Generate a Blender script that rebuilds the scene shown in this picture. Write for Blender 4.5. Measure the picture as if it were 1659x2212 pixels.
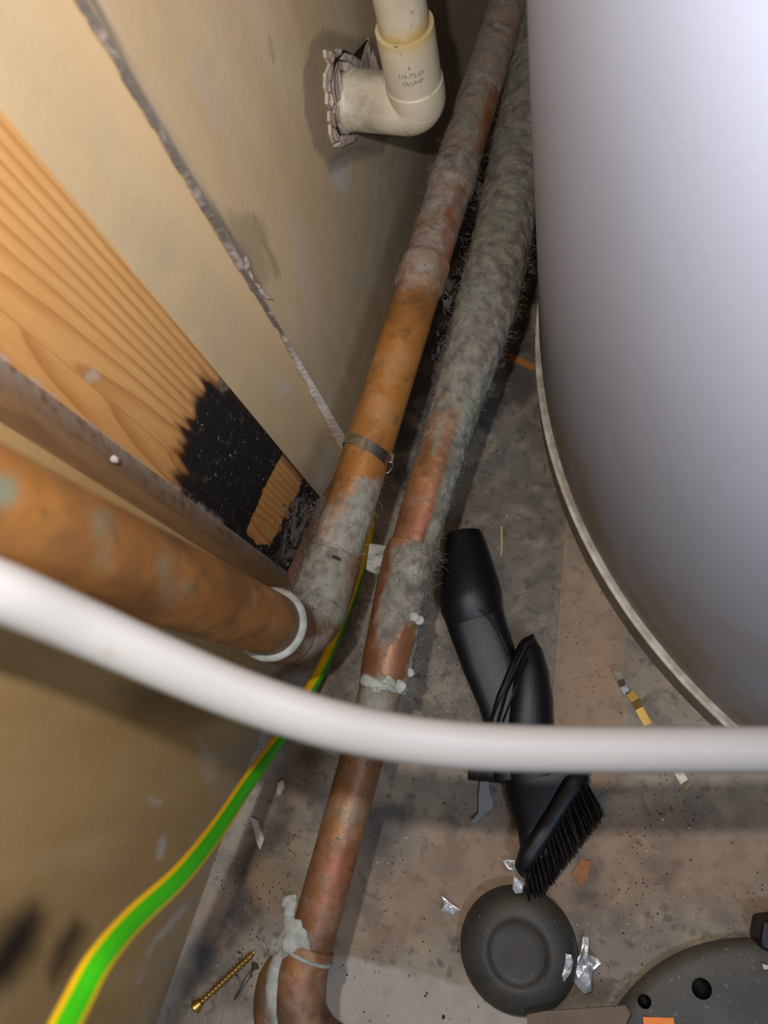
import bpy, bmesh, math, random
import numpy as np
from mathutils import Vector, Matrix

for o in list(bpy.data.objects): bpy.data.objects.remove(o)
S = bpy.context.scene
# ------------------------------------------------------------------ camera
F, CX, CY, H = 1597.0, 829.5, 1106.0, 0.525      # focal length in pixels, centre, camera height (m)
_n = np.array([1155-CX, 1635-CY, F]); _n /= np.linalg.norm(_n)
_Z = -_n; _X = np.array([1, 0, 0.]) - _Z[0]*_Z; _X /= np.linalg.norm(_X); _Y = np.cross(_Z, _X)
_a = math.radians(73.5-90); _c, _s = math.cos(_a), math.sin(_a)
RM = np.array([[_c, _s, 0], [-_s, _c, 0], [0, 0, 1]]) @ np.array([_X, _Y, _Z])   # camera -> world
cam_d = bpy.data.cameras.new('camera'); cam = bpy.data.objects.new('camera', cam_d)
S.collection.objects.link(cam); S.camera = cam
m3 = Matrix([[RM[i][0], -RM[i][1], -RM[i][2]] for i in range(3)])
cam.matrix_world = Matrix.Translation((0, 0, H)) @ m3.to_4x4()
cam_d.sensor_fit = 'HORIZONTAL'; cam_d.sensor_width = 36; cam_d.lens = 36*F/1659
cam_d.clip_start = 0.01
cam_d.dof.use_dof = True; cam_d.dof.focus_distance = 0.44; cam_d.dof.aperture_fstop = 11
# ------------------------------------------------------------------ light
w = bpy.data.worlds.new('world'); S.world = w; w.use_nodes = True
w.node_tree.nodes['Background'].inputs[0].default_value = (1.0, 0.95, 0.88, 1)
w.node_tree.nodes['Background'].inputs[1].default_value = 0.16
def lamp(name, kind, loc, energy, color, size, target=None):
    l = bpy.data.lights.new(name, kind); l.energy = energy; l.color = color
    if kind == 'POINT': l.shadow_soft_size = size
    if kind == 'AREA': l.shape = 'DISK'; l.size = size
    o = bpy.data.objects.new(name, l); S.collection.objects.link(o); o.location = loc
    if target is not None:
        o.rotation_euler = (Vector(target)-Vector(loc)).to_track_quat('-Z', 'Y').to_euler()
    return o
def camoff(x, y, z=0.0):                 # a point beside the lens, metres right / down / forward
    p = RM @ np.array([x, y, z]); return (p[0], p[1], p[2]+H)
lamp('phone_torch', 'POINT', camoff(-0.029, -0.034, -0.002), 4.1, (1.0, 0.965, 0.915), 0.0035)
lamp('cool_lamp', 'AREA', (0.32, -0.30, 0.9), 2.4, (0.55, 0.75, 1.0), 0.12, (0.15, 0.1, 0.3))  # unseen cool lamp, placed to tint the tank blue
S.view_settings.view_transform = 'Standard'; S.view_settings.look = 'None'
S.view_settings.gamma = 1.0; S.view_settings.use_curve_mapping = False
S.view_settings.exposure = 0.0

# ------------------------------------------------------------------ projection helpers (pixel <-> world, numpy)
def ray(px, py): return RM @ np.array([(px-CX)/F, (py-CY)/F, 1.0])
def P(px, py, h=0.0):
    r = ray(px, py); p = r*((H-h)/-r[2]); p[2] += H; return p
def PW(px, py, x):
    r = ray(px, py); p = r*(x/r[0]); p[2] += H; return p
def PD(px, py, d):
    p = ray(px, py)*d; p[2] += H; return p
def PIX(V):
    q = (np.asarray(V)-np.array([0, 0, H])) @ RM
    return q[:, 0]/q[:, 2]*F+CX, q[:, 1]/q[:, 2]*F+CY
rng = np.random.default_rng(7); random.seed(7)
_perm = rng.random((64, 64, 64))
def vnoise(V, scale, seed=0):
    p = np.asarray(V)*scale+seed*17.31+100; i = np.floor(p).astype(int); f = p-i; f = f*f*(3-2*f); r = 0
    for a in (0, 1):
        for b in (0, 1):
            for c in (0, 1):
                wgt = (f[:, 0] if a else 1-f[:, 0])*(f[:, 1] if b else 1-f[:, 1])*(f[:, 2] if c else 1-f[:, 2])
                r = r+wgt*_perm[(i[:, 0]+a) % 64, (i[:, 1]+b) % 64, (i[:, 2]+c) % 64]
    return r
def fbm(V, scale, oct=3, seed=0):
    r = 0; a = 0.5; t = 0
    for k in range(oct): r = r+a*vnoise(V, scale*2**k, seed+k*3); t += a; a *= .5
    return r/t
def sstep(e0, e1, x): t = np.clip((x-e0)/(e1-e0), 0, 1); return t*t*(3-2*t)
def sdpoly(x, y, poly):                  # signed distance, positive inside
    d = np.full(x.shape, 1e9); ins = np.zeros(x.shape, bool); n = len(poly)
    for k in range(n):
        x0, y0 = poly[k]; x1, y1 = poly[(k+1) % n]
        ex, ey = x1-x0, y1-y0; t = np.clip(((x-x0)*ex+(y-y0)*ey)/(ex*ex+ey*ey+1e-9), 0, 1)
        d = np.minimum(d, np.hypot(x-x0-t*ex, y-y0-t*ey))
        if abs(y1-y0) > 1e-9: ins ^= ((y0 > y) != (y1 > y)) & (x < (x1-x0)*(y-y0)/(y1-y0)+x0)
    return np.where(ins, d, -d)
def blob(V, poly, soft, wob=0, wscale=150, seed=0):
    x, y = PIX(V)
    if wob: x = x+(vnoise(V, wscale, seed)-.5)*wob*2; y = y+(vnoise(V, wscale, seed+5)-.5)*wob*2
    return sstep(-soft, soft, sdpoly(x, y, poly))
def line(V, pts, wid, soft):
    x, y = PIX(V); d = np.full(x.shape, 1e9)
    for (x0, y0), (x1, y1) in zip(pts[:-1], pts[1:]):
        ex, ey = x1-x0, y1-y0; t = np.clip(((x-x0)*ex+(y-y0)*ey)/(ex*ex+ey*ey+1e-9), 0, 1)
        d = np.minimum(d, np.hypot(x-x0-t*ex, y-y0-t*ey))
    return 1-sstep(wid-soft, wid+soft, d)

# ------------------------------------------------------------------ object helpers
COL = S.collection
def tag(o, label=None, cat=None, group=None, kind=None):
    if label: o['label'] = label
    if cat: o['category'] = cat
    if group: o['group'] = group
    if kind: o['kind'] = kind
    return o
def empty(name, loc, label=None, cat=None, group=None):
    o = bpy.data.objects.new(name, None); COL.objects.link(o); o.location = [float(v) for v in loc]; o.empty_display_size = .01
    return tag(o, label, cat, group)
def wloc(o):
    v = Vector((0, 0, 0))
    while o: v += o.location; o = o.parent
    return v
def mesh(name, V, Fc, mat, parent=None, smooth=True, attrs=None, auto=None):
    """V in world metres; the object's origin is its own base"""
    V = np.asarray(V, float); me = bpy.data.meshes.new(name)
    org = wloc(parent) if parent else Vector((float(V[:, 0].mean()), float(V[:, 1].mean()), float(V[:, 2].min())))
    me.from_pydata([tuple(v) for v in (V-np.array(org))], [], [tuple(int(i) for i in f) for f in Fc]); me.update()
    me.polygons.foreach_set('use_smooth', [smooth]*len(me.polygons))
    if attrs:
        for k, a in attrs.items():
            at = me.attributes.new(k, 'FLOAT', 'POINT'); at.data.foreach_set('value', np.asarray(a, np.float32))
    if auto:
        bm = bmesh.new(); bm.from_mesh(me); bm.normal_update()
        for e in bm.edges:
            if len(e.link_faces) == 2 and e.calc_face_angle(0) > math.radians(auto): e.smooth = False
        bm.to_mesh(me); bm.free()
    me.materials.append(mat)
    o = bpy.data.objects.new(name, me); COL.objects.link(o)
    if parent: o.parent = parent
    else: o.location = org
    return o
class MB:
    def __init__(s): s.v = []; s.f = []
    def add(s, V, Fc):
        b = len(s.v); s.v += [tuple(v) for v in V]; s.f += [tuple(i+b for i in f) for f in Fc]
    def build(s, name, mat, parent=None, **k): return mesh(name, s.v, s.f, mat, parent, **k)
def nrm(v): v = np.asarray(v, float); return v/np.linalg.norm(v)
def spline(pts, n):
    pts = np.asarray(pts, float); k = len(pts); out = []
    ext = np.vstack([2*pts[0]-pts[1], pts, 2*pts[-1]-pts[-2]])
    for j in range(n):
        t = j/(n-1)*(k-1); i = min(int(t), k-2); u = t-i; a, b, c, d = ext[i:i+4]
        out.append(.5*((2*b)+(-a+c)*u+(2*a-5*b+4*c-d)*u*u+(-a+3*b-3*c+d)*u**3))
    return np.array(out)
def tube(path, rad, seg=48, up=(0, 0, 1), cap=True, view=False):
    """returns V, F, (u index, angle); angle 90deg faces 'up' (or the camera when view)"""
    path = np.asarray(path, float); n = len(path); rad = np.broadcast_to(np.asarray(rad, float), (n,))
    V = []; U = []; A = []
    for i in range(n):
        t = nrm(path[min(i+1, n-1)]-path[max(i-1, 0)])
        u = nrm(np.array([0, 0, H])-path[i]) if view else np.array(up, float)
        if abs(t @ u) > .98: u = np.array([0, -1., 0])
        e2 = nrm(u-(u@t)*t); e1 = np.cross(e2, t)
        for k in range(seg):
            a = 2*math.pi*k/seg; V.append(path[i]+rad[i]*(-math.cos(a)*e1+math.sin(a)*e2)); U.append(i); A.append(a)
    Fc = [(i*seg+k, i*seg+(k+1) % seg, (i+1)*seg+(k+1) % seg, (i+1)*seg+k) for i in range(n-1) for k in range(seg)]
    if cap: Fc += [tuple(range(seg))[::-1], tuple(range((n-1)*seg, n*seg))]
    return np.array(V), Fc, np.array(U), np.array(A)
def lathe(prof, c, seg=96, a0=0, a1=2*math.pi):
    full = abs(a1-a0-2*math.pi) < 1e-6; m = seg if full else seg+1; V = []
    for r, z in prof:
        for k in range(m):
            a = a0+(a1-a0)*k/seg; V.append((c[0]+r*math.cos(a), c[1]+r*math.sin(a), c[2]+z))
    Fc = []
    for i in range(len(prof)-1):
        for k in range(seg):
            k2 = (k+1) % m; Fc.append((i*m+k, i*m+k2, (i+1)*m+k2, (i+1)*m+k))
    return np.array(V), Fc
def fixn(o):
    bm = bmesh.new(); bm.from_mesh(o.data); bmesh.ops.recalc_face_normals(bm, faces=bm.faces); bm.to_mesh(o.data); bm.free(); return o
def loft(secs, seg=32, cap=True):
    """secs: (centre, halfwidth vec, halfheight vec, exponent) superellipse rings"""
    V = []
    for c, a, b, n in secs:
        for k in range(seg):
            t = 2*math.pi*k/seg; ct, st = math.cos(t), math.sin(t)
            V.append(np.asarray(c)+np.asarray(a)*math.copysign(abs(ct)**(2/n), ct)+np.asarray(b)*math.copysign(abs(st)**(2/n), st))
    Fc = [(i*seg+k, i*seg+(k+1) % seg, (i+1)*seg+(k+1) % seg, (i+1)*seg+k) for i in range(len(secs)-1) for k in range(seg)]
    if cap: Fc += [tuple(range(seg))[::-1], tuple(range((len(secs)-1)*seg, len(secs)*seg))]
    return np.array(V), Fc
def prism(top, down):
    top = [np.asarray(p, float) for p in top]; n = len(top); d = np.asarray(down, float)
    V = top+[p+d for p in top]
    return V, [tuple(range(n)), tuple(range(n, 2*n))[::-1]]+[(i, i+n, (i+1) % n+n, (i+1) % n) for i in range(n)]
def grid(f, nu, nv, u0=0, u1=1, v0=0, v1=1):
    V = np.array([f(u0+(u1-u0)*i/nu, v0+(v1-v0)*j/nv) for i in range(nu+1) for j in range(nv+1)])
    m = nv+1; return V, [(i*m+j, (i+1)*m+j, (i+1)*m+j+1, i*m+j+1) for i in range(nu) for j in range(nv)]
def hairs(V0, n, length, rad=.00011, curl=.5, seed=0, flat=None):
    """curled lint fibres grown at random from the points V0"""
    R = np.random.default_rng(seed); mb = MB()
    for k in range(n):
        p = V0[R.integers(len(V0))].copy(); d = nrm(R.normal(size=3)); L = length*R.uniform(.4, 1.3); st = 7; pts = [p]
        ax = nrm(R.normal(size=3)); w = R.uniform(-1, 1)*curl
        for j in range(st):
            d = nrm(d+w*np.cross(ax, d)+R.normal(size=3)*.15)
            if flat is not None: d = nrm(d-flat*(d@flat)*.8)
            pts.append(pts[-1]+d*L/st)
        v, f, _, _ = tube(pts, rad, seg=3, up=ax, cap=False); mb.add(v, f)
    return mb

# ------------------------------------------------------------------ materials
def lin(c):
    if isinstance(c, str): c = [int(c[i:i+2], 16)/255 for i in (0, 2, 4)]
    return tuple((x/12.92 if x <= .04045 else ((x+.055)/1.055)**2.4) for x in c)+(1,)
class M:
    def __init__(s, name, rough=.6, metal=0, spec=.5, coat=0):
        s.m = bpy.data.materials.new(name); s.m.use_nodes = True; s.t = s.m.node_tree; s.b = s.t.nodes['Principled BSDF']
        s.b.inputs['Roughness'].default_value = rough; s.b.inputs['Metallic'].default_value = metal
        s.b.inputs['Specular IOR Level'].default_value = spec; s.b.inputs['Coat Weight'].default_value = coat
        g = s.t.nodes.new('ShaderNodeNewGeometry'); s.pos = g.outputs['Position']
    def N(s, k): return s.t.nodes.new('ShaderNode'+k)
    def L(s, a, b): s.t.links.new(a, b)
    def put(s, sock, v):
        if hasattr(v, 'links'): s.L(v, sock)
        else: sock.default_value = v
    def noise(s, scale, detail=4, stretch=None, rough=.55, dist=0, lo=.35, hi=.65):
        n = s.N('TexNoise'); n.inputs['Scale'].default_value = scale; n.inputs['Detail'].default_value = detail
        n.inputs['Roughness'].default_value = rough; n.inputs['Distortion'].default_value = dist
        src = s.pos
        if stretch:
            mp = s.N('Mapping'); mp.inputs['Scale'].default_value = stretch; s.L(src, mp.inputs[0]); src = mp.outputs[0]
        s.L(src, n.inputs['Vector']); return s.rng(n.outputs['Fac'], lo, hi)
    def vor(s, scale, lo, hi):
        n = s.N('TexVoronoi'); n.inputs['Scale'].default_value = scale; s.L(s.pos, n.inputs['Vector'])
        return s.rng(n.outputs['Distance'], lo, hi)
    def rng(s, v, lo, hi, a=0, b=1):
        r = s.N('MapRange'); s.put(r.inputs[0], v); r.inputs[1].default_value = lo; r.inputs[2].default_value = hi
        r.inputs[3].default_value = a; r.inputs[4].default_value = b; r.clamp = True; return r.outputs[0]
    def attr(s, n): a = s.N('Attribute'); a.attribute_name = n; return a.outputs['Fac']
    def mth(s, op, a, b=0): x = s.N('Math'); x.operation = op; s.put(x.inputs[0], a); s.put(x.inputs[1], b); return x.outputs[0]
    def mul(s, a, b): return s.mth('MULTIPLY', a, b)
    def add(s, a, b): return s.mth('ADD', a, b)
    def mix(s, fac, a, b):
        x = s.N('Mix'); x.data_type = 'RGBA'; s.put(x.inputs[0], fac)
        s.put(x.inputs[6], lin(a) if isinstance(a, str) else a); s.put(x.inputs[7], lin(b) if isinstance(b, str) else b); return x.outputs[2]
    def color(s, c): s.put(s.b.inputs['Base Color'], lin(c) if isinstance(c, str) else c); return s
    def rough(s, v): s.put(s.b.inputs['Roughness'], v); return s
    def metal(s, v): s.put(s.b.inputs['Metallic'], v); return s
    def bump(s, h, dist, strength=1):
        x = s.N('Bump'); x.inputs['Strength'].default_value = strength; x.inputs['Distance'].default_value = dist
        s.put(x.inputs['Height'], h); s.L(x.outputs[0], s.b.inputs['Normal']); return s

def mat_drywall(name, base, dark, pale, grey):
    m = M(name, .85, spec=.25)
    c = m.mix(m.noise(9, 5, (1, 1, .35)), base, dark)
    c = m.mix(m.mul(m.noise(28, 6, (1, 1, .3), lo=.5, hi=.75), .45), c, pale)
    c = m.mix(m.mul(m.noise(420, 3, lo=.3, hi=.7), .14), c, dark)
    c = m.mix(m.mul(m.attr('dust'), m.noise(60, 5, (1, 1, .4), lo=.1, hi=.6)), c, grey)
    c = m.mix(m.mul(m.attr('scuff'), m.noise(45, 5, (1, 1, .3), lo=.35, hi=.6)), c, 'B9AFA6')
    c = m.mix(m.attr('dirt'), c, '5C5048')
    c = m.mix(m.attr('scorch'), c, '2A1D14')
    m.color(c); m.bump(m.add(m.noise(500, 4, lo=0, hi=1), m.mul(m.noise(60, 3, lo=0, hi=1), 2)), .0004, .5); return m.m
M_wallA = mat_drywall('drywall_left', 'AA8A5C', '94744A', 'BCA280', '958A7C')
M_wallB = mat_drywall('drywall_inner', 'C4AA84', 'B0946C', 'C8B494', '9C9284')
M_wallC = mat_drywall('drywall_far', 'CCB08A', 'B89C78', 'D0C0A8', '9C9284')
m = M('plaster', .9, spec=.2); m.color(m.mix(m.noise(90, 5), 'CDBBAE', 'AE9C8E')); m.bump(m.noise(250, 5, lo=0, hi=1), .0012, .9); M_plaster = m.m
m = M('dark_gap', .95, spec=.1); m.color('2E2620'); M_gap = m.m

# pipe copper driven by per-vertex 'dust', 'green', 'red', 'dark', 'solder'
def mat_copper(name, a='A8642C', b='8A4F24', d0='686058', d1='9A9086'):
    m = M(name, .48, 0.3, .5)
    c = m.mix(m.noise(26, 6, (1.3, .5, 1), lo=.4, hi=.62), a, b)
    c = m.mix(m.mul(m.noise(70, 5, lo=.52, hi=.64), .6), c, '6A4526')
    c = m.mix(m.mul(m.noise(40, 4, lo=.55, hi=.68), .5), c, 'B9895C')
    c = m.mix(m.mul(m.attr('red'), m.noise(60, 5, (1.4, .5, 1), lo=.3, hi=.6)), c, '93513A')
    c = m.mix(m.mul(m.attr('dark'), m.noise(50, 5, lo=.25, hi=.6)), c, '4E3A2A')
    c = m.mix(m.mul(m.attr('speck'), m.noise(330, 3, lo=.62, hi=.68)), c, '4C4A36')
    c = m.mix(m.mul(m.attr('green'), m.noise(90, 5, lo=.34, hi=.56)), c, '727A66')
    dm = m.attr('dust'); dcol = m.mix(m.noise(140, 6, lo=.36, hi=.64), d0, d1)
    dcol = m.mix(m.mul(m.noise(35, 4, lo=.45, hi=.7), .6), dcol, '6F7668')
    dcol = m.mix(m.mul(m.attr('tint'), m.noise(60, 5, lo=.4, hi=.7)), dcol, '947A6A')
    dmask = m.rng(m.add(dm, m.rng(m.noise(110, 6, lo=.2, hi=.8), 0, 1, -.28, .28)), .22, .78)
    c = m.mix(dmask, c, dcol)
    sol = m.mix(m.noise(120, 5, lo=.35, hi=.65), '7C7C74', '9C9C94')
    c = m.mix(m.attr('solder'), c, sol)
    fr = m.mth('SUBTRACT', 1, m.mth('MAXIMUM', dmask, m.attr('solder')))
    m.color(c); m.metal(m.mul(fr, .35)); m.rough(m.rng(fr, 0, 1, .85, .47))
    m.bump(m.add(m.mul(m.noise(300, 5, lo=0, hi=1), m.rng(dmask, 0, 1, .25, 1.6)), m.mul(m.attr('solder'), m.noise(150, 4, lo=0, hi=1))), .0009, .8)
    return m.m
M_copper = mat_copper('aged_copper', 'A87034', '8E5C2A'); M_copper2 = mat_copper('dull_copper', '8A5E3A', '704A2E', '58524A', '847C72')
m = M('solder', .7, .1); m.color(m.mix(m.noise(140, 5), '7E7E76', '9E9E96')); m.bump(m.noise(220, 4, lo=0, hi=1), .0008, .8); M_solder = m.m
m = M('lint', 1, spec=.1); m.color(m.mix(m.noise(90), '8E877F', '625E59')); M_lint = m.m
m = M('steel', .22, 1); m.color(m.mix(m.noise(300, 3, (.2, 1, 1)), 'A9A49C', '8A857C')); M_steel = m.m
m = M('pvc', .45); c = m.mix(m.noise(35, 4), 'D2C6B2', 'C2B49C')
c = m.mix(m.mul(m.attr('glue'), m.noise(70, 4, lo=.2, hi=.5)), c, 'C4AA6E')
c = m.mix(m.mul(m.attr('dirt'), m.noise(55, 6, lo=.4, hi=.6)), c, '9A8C76')
c = m.mix(m.mul(m.noise(260, 3, lo=.66, hi=.72), .6), c, '8A7C68'); m.color(c); m.bump(m.noise(200, 4, lo=0, hi=1), .0003, .4); M_pvc = m.m
m = M('print_ink', .7); m.color('6B5F50'); M_ink = m.m
m = M('white_plastic', .2, spec=.8, coat=.6); m.color(m.mix(m.mul(m.noise(60, 3, lo=.68, hi=.74), .3), '94908D', '7E6A4C')); m.b.inputs['Coat Roughness'].default_value = .14; M_white = m.m
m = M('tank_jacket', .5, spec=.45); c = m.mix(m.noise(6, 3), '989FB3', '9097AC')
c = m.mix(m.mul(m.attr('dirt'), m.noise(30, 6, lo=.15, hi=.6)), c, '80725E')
c = m.mix(m.mul(m.noise(500, 2, lo=.72, hi=.76), .5), c, 'DADADA'); m.color(c); m.bump(m.noise(300, 4, lo=0, hi=1), .0002, .3); M_tank = m.m
m = M('tank_rim', .6); m.color(m.mix(m.noise(70, 5, lo=.4, hi=.6), 'DDD4C6', 'B4AA9A')); M_rim = m.m
m = M('tank_skirt', .7); m.color(m.mix(m.noise(25, 5), '857A6C', '6E6456')); M_skirt = m.m
m = M('cable', .38, spec=.5); m.color(m.mix(m.attr('yellow'), '33A40C', 'E2B60E')); M_cable = m.m

m = M('pine', .6, spec=.35)
gr = m.attr('ring'); f1 = m.mth('FRACT', m.add(gr, m.mul(m.noise(14, 3, (1, 3, .5), lo=0, hi=1), .35)))
bnd = m.mul(m.rng(f1, .45, .92), m.rng(f1, 1.0, .92))
c = m.mix(m.noise(10, 4, (1, 1, .3)), 'CE9C62', 'C28C50')
c = m.mix(m.mul(bnd, .6), c, '9A5E2A')
c = m.mix(m.mul(m.noise(500, 3, (1, 1, .06), lo=.4, hi=.7), .22), c, '9A5C28')
ch = m.attr('char'); c = m.mix(m.rng(ch, 0, .55), c, '4A2A14'); c = m.mix(m.rng(ch, .35, .8), c, '15110F')
c = m.mix(m.mul(m.rng(ch, .5, 1), m.noise(170, 4, lo=.58, hi=.7)), c, '3A3634'); c = m.mix(m.mul(m.rng(ch, .5, 1), m.noise(420, 2, lo=.68, hi=.72)), c, '8A8680')
c = m.mix(m.mul(m.attr('pale'), m.noise(120, 5, lo=.4, hi=.6)), c, 'B0A69E')
c = m.mix(m.mul(m.attr('knot'), .9), c, '6E6254')
m.color(c); m.rough(m.rng(ch, 0, 1, .55, .8)); m.bump(m.add(m.mul(m.rng(ch, .4, 1), m.noise(160, 5, lo=0, hi=1)), m.mul(bnd, .15)), .0012, .9); M_pine = m.m
m = M('brown_timber', .75, spec=.3); c = m.mix(m.noise(30, 5, (2, 2, .15)), '8A6842', '6E4F30')
c = m.mix(m.mul(m.noise(200, 5, (1, 1, .1), lo=.45, hi=.65), .5), c, '5A3E26'); m.color(m.mix(m.mul(m.attr('dust'), m.noise(120, 5, lo=.3, hi=.55)), c, 'A49A92')); M_batten = m.m
m = M('sole_plate', .8); m.color(m.mix(m.noise(80, 5, (1, .3, 1)), '6E4A38', '4E352A')); M_sole = m.m

m = M('chipboard', .85, spec=.25)
c = m.mix(m.noise(7, 5, lo=.38, hi=.62), '958878', '82766A')
c = m.mix(m.mul(m.noise(48, 5, lo=.45, hi=.66), .7), c, 'A6947E')
c = m.mix(m.mul(m.noise(33, 6, lo=.5, hi=.62, dist=.4), .65), c, '645E58')
c = m.mix(m.mul(m.noise(120, 5, lo=.55, hi=.66), .7), c, '5A544E')
c = m.mix(m.mul(m.noise(260, 3, lo=.6, hi=.7), .5), c, 'A89A8A')
c = m.mix(m.mul(m.attr('warm'), m.noise(40, 4, lo=.1, hi=.5)), c, '9C7C64')
c = m.mix(m.mul(m.attr('grime_shade'), m.noise(50, 6, lo=.28, hi=.52)), c, '4A4644')
c = m.mix(m.mul(m.attr('pale'), m.noise(30, 6, lo=.25, hi=.5)), c, 'B0A498')
c = m.mix(m.mul(m.vor(300, .20, .12), m.noise(18, 2, lo=.45, hi=.6)), c, '352D28')
c = m.mix(m.mul(m.noise(700, 2, lo=.72, hi=.75), .7), c, 'BDB2A4')
c = m.mix(m.attr('paint'), c, '9A5E36')
m.color(c); m.bump(m.add(m.noise(260, 5, lo=0, hi=1), m.noise(60, 4, lo=0, hi=1)), .0007, .7); M_floor = m.m
m = M('black_plastic', .45, spec=.35); m.color(m.mix(m.noise(40, 3), '0B0C0F', '111216')); m.bump(m.noise(300, 3, lo=0, hi=1), .0002, .3); M_black = m.m
m = M('bristle', .3, spec=.7); m.color('08090C'); M_bristle = m.m
m = M('rubber', .55, spec=.45); c = m.mix(m.noise(50, 5), '3A3733', '2F2C29'); c = m.mix(m.mul(m.noise(35, 5, lo=.5, hi=.65), .4), c, '4A3C2C')
c = m.mix(m.mul(m.noise(600, 2, lo=.7, hi=.74), .7), c, '8A857C'); m.color(c); m.bump(m.noise(350, 4, lo=0, hi=1), .0003, .5); M_rubber = m.m
m = M('dusty_plastic', .6, spec=.4); c = m.mix(m.noise(25, 6, lo=.4, hi=.62), '45413C', '56514A'); c = m.mix(m.mul(m.noise(420, 3, lo=.64, hi=.7), .8), c, '80786C')
m.color(c); m.bump(m.noise(300, 4, lo=0, hi=1), .0003, .5); M_base = m.m
m = M('orange_sticker', .5); m.color('FF8800'); M_orange = m.m
m = M('foil', .38, .65); m.color(m.mix(m.noise(120), 'E4E4E6', 'C8C9CC')); m.bump(m.noise(160, 3, lo=0, hi=1), .0015, .8); M_foil = m.m
m = M('brass_screw', .3, .9); m.color('B08E4C'); M_brass = m.m
m = M('dark_steel', .35, .8); m.color('6A6864'); M_dsteel = m.m
m = M('pale_flake', .8); m.color(m.mix(m.noise(200), 'CFC4BC', 'B4A89E')); M_flake = m.m
m = M('grey_block', .9); c = m.mix(m.noise(110, 5, lo=.4, hi=.6), 'A8A49A', '8A857C'); m.color(m.mix(m.mul(m.noise(90, 5, lo=.55, hi=.62), .8), c, '4E4A44')); m.bump(m.noise(200, 4, lo=0, hi=1), .001, .7); M_block = m.m
m = M('cardboard', .85); m.color(m.mix(m.noise(40, 5), '7C6A5A', '6A5A4C')); M_card = m.m
m = M('grey_putty', .6); m.color('8C8A88'); M_putty = m.m
m = M('rust_flake', .8); m.color(m.mix(m.noise(150), '8E5A38', 'A06A42')); M_rust = m.m
m = M('orange_sliver', .7); m.color('A86A34'); M_sliver = m.m
m = M('straw', .7); m.color('BFA072'); M_straw = m.m
m = M('soot_crumb', .8); m.color('14110F'); M_soot = m.m

# ================================================================== SETTING
# floor: chipboard sheets with open joints over dark joists
fl = mesh('floor', [(-.45, -.5, -.02), (.9, -.5, -.02), (.9, 1.6, -.02), (-.45, 1.6, -.02)], [(0, 1, 2, 3)], M_gap); fl['kind'] = 'structure'
def seam1(y): return -.014+(y-.156)*(.019/-.131)          # two joints seen by the tank
def seam2(y): return .042+(y-.092)*(.011/-.093)
def board(xa, xb, y0, y1, z0, res=.0035):
    nx = max(4, int(abs(xb(0)-xa(0))/res)); ny = int((y1-y0)/res)
    nx = min(nx, 330); ny = min(ny, 450)
    V, Fc = grid(lambda u, v: (xa(v)+(xb(v)-xa(v))*u, v, z0), nx, ny, 0, 1, y0, y1)
    a = {}
    a['warm'] = np.maximum.reduce([blob(V, [(1195, 1600), (1225, 1290), (1300, 1340), (1345, 1420), (1330, 1700), (1190, 1700)], 25),
        blob(V, [(1000, 2000), (1659, 1950), (1659, 1800), (1340, 1760), (960, 1760), (780, 1900), (760, 2100)], 60, 30, 40)*.5,
        blob(V, [(420, 2000), (540, 1800), (600, 1900), (480, 2080)], 18)*.6])
    a['grime_shade'] = np.maximum.reduce([sstep(-.118, -.135, V[:, 0])*sstep(.13, .18, V[:, 1])*1.0, blob(V, [(1010, 900), (1180, 850), (1230, 1180), (1200, 1550), (1050, 1420), (980, 1150)], 50, 30, 40)*.55,  # first term paints the nearer pipe's shadow onto the floor
        blob(V, [(1040, 400), (1180, 400), (1170, 860), (980, 1000), (900, 900)], 30)*.9,  # shade beneath and between the copper pipes, painted into the floor
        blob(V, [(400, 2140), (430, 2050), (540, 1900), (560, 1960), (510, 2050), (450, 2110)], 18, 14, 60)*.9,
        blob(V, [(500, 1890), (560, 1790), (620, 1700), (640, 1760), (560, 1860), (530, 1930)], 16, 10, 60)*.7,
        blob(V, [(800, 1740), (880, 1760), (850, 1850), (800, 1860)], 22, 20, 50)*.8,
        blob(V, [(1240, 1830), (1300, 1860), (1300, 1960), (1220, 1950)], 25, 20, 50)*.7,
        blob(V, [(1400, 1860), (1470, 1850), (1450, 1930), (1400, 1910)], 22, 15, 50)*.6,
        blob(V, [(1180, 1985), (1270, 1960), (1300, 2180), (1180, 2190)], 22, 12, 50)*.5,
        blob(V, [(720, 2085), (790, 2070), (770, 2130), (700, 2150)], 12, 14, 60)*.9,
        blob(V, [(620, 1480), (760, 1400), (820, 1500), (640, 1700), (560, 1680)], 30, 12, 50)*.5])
    a['pale'] = np.maximum.reduce([blob(V, [(705, 2062), (850, 2085), (1010, 2130), (1160, 2200), (1200, 2330), (640, 2330)], 4, 7, 90)*.95,
        blob(V, [(545, 2180), (480, 2170), (450, 2230), (600, 2230)], 18, 8, 60)*.5,
        blob(V, [(1440, 1560), (1659, 1500), (1659, 1700), (1400, 1690)], 40, 10, 60)*.35,
        line(V, [(330, 2240), (400, 2060), (480, 1850), (545, 1720)], 16, 8)*.35])
    a['paint'] = np.maximum(blob(V, [(1247, 1870), (1268, 1852), (1280, 1870), (1272, 1900), (1258, 1912), (1236, 1892)], 3, 6, 200)*.0, 0)
    return V, Fc, a
def add_board(xa, xb, z, y0, y1, name='floor_panel'):
    V, Fc, a = board(xa, xb, y0, y1, z, .003)
    if z > .001: a['warm'] = np.maximum(a['warm']*.7, .45)*1.0; a['grime_shade'] = a['grime_shade']*.4
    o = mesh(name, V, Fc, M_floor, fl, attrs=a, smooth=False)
    md = o.modifiers.new('thick', 'SOLIDIFY'); md.thickness = .0115 if z < .001 else .0011; md.offset = -1
    return o
YS = -.0035
add_board(lambda y: -.24, lambda y: .75, 0.0, -.35, 1.0)
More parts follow.
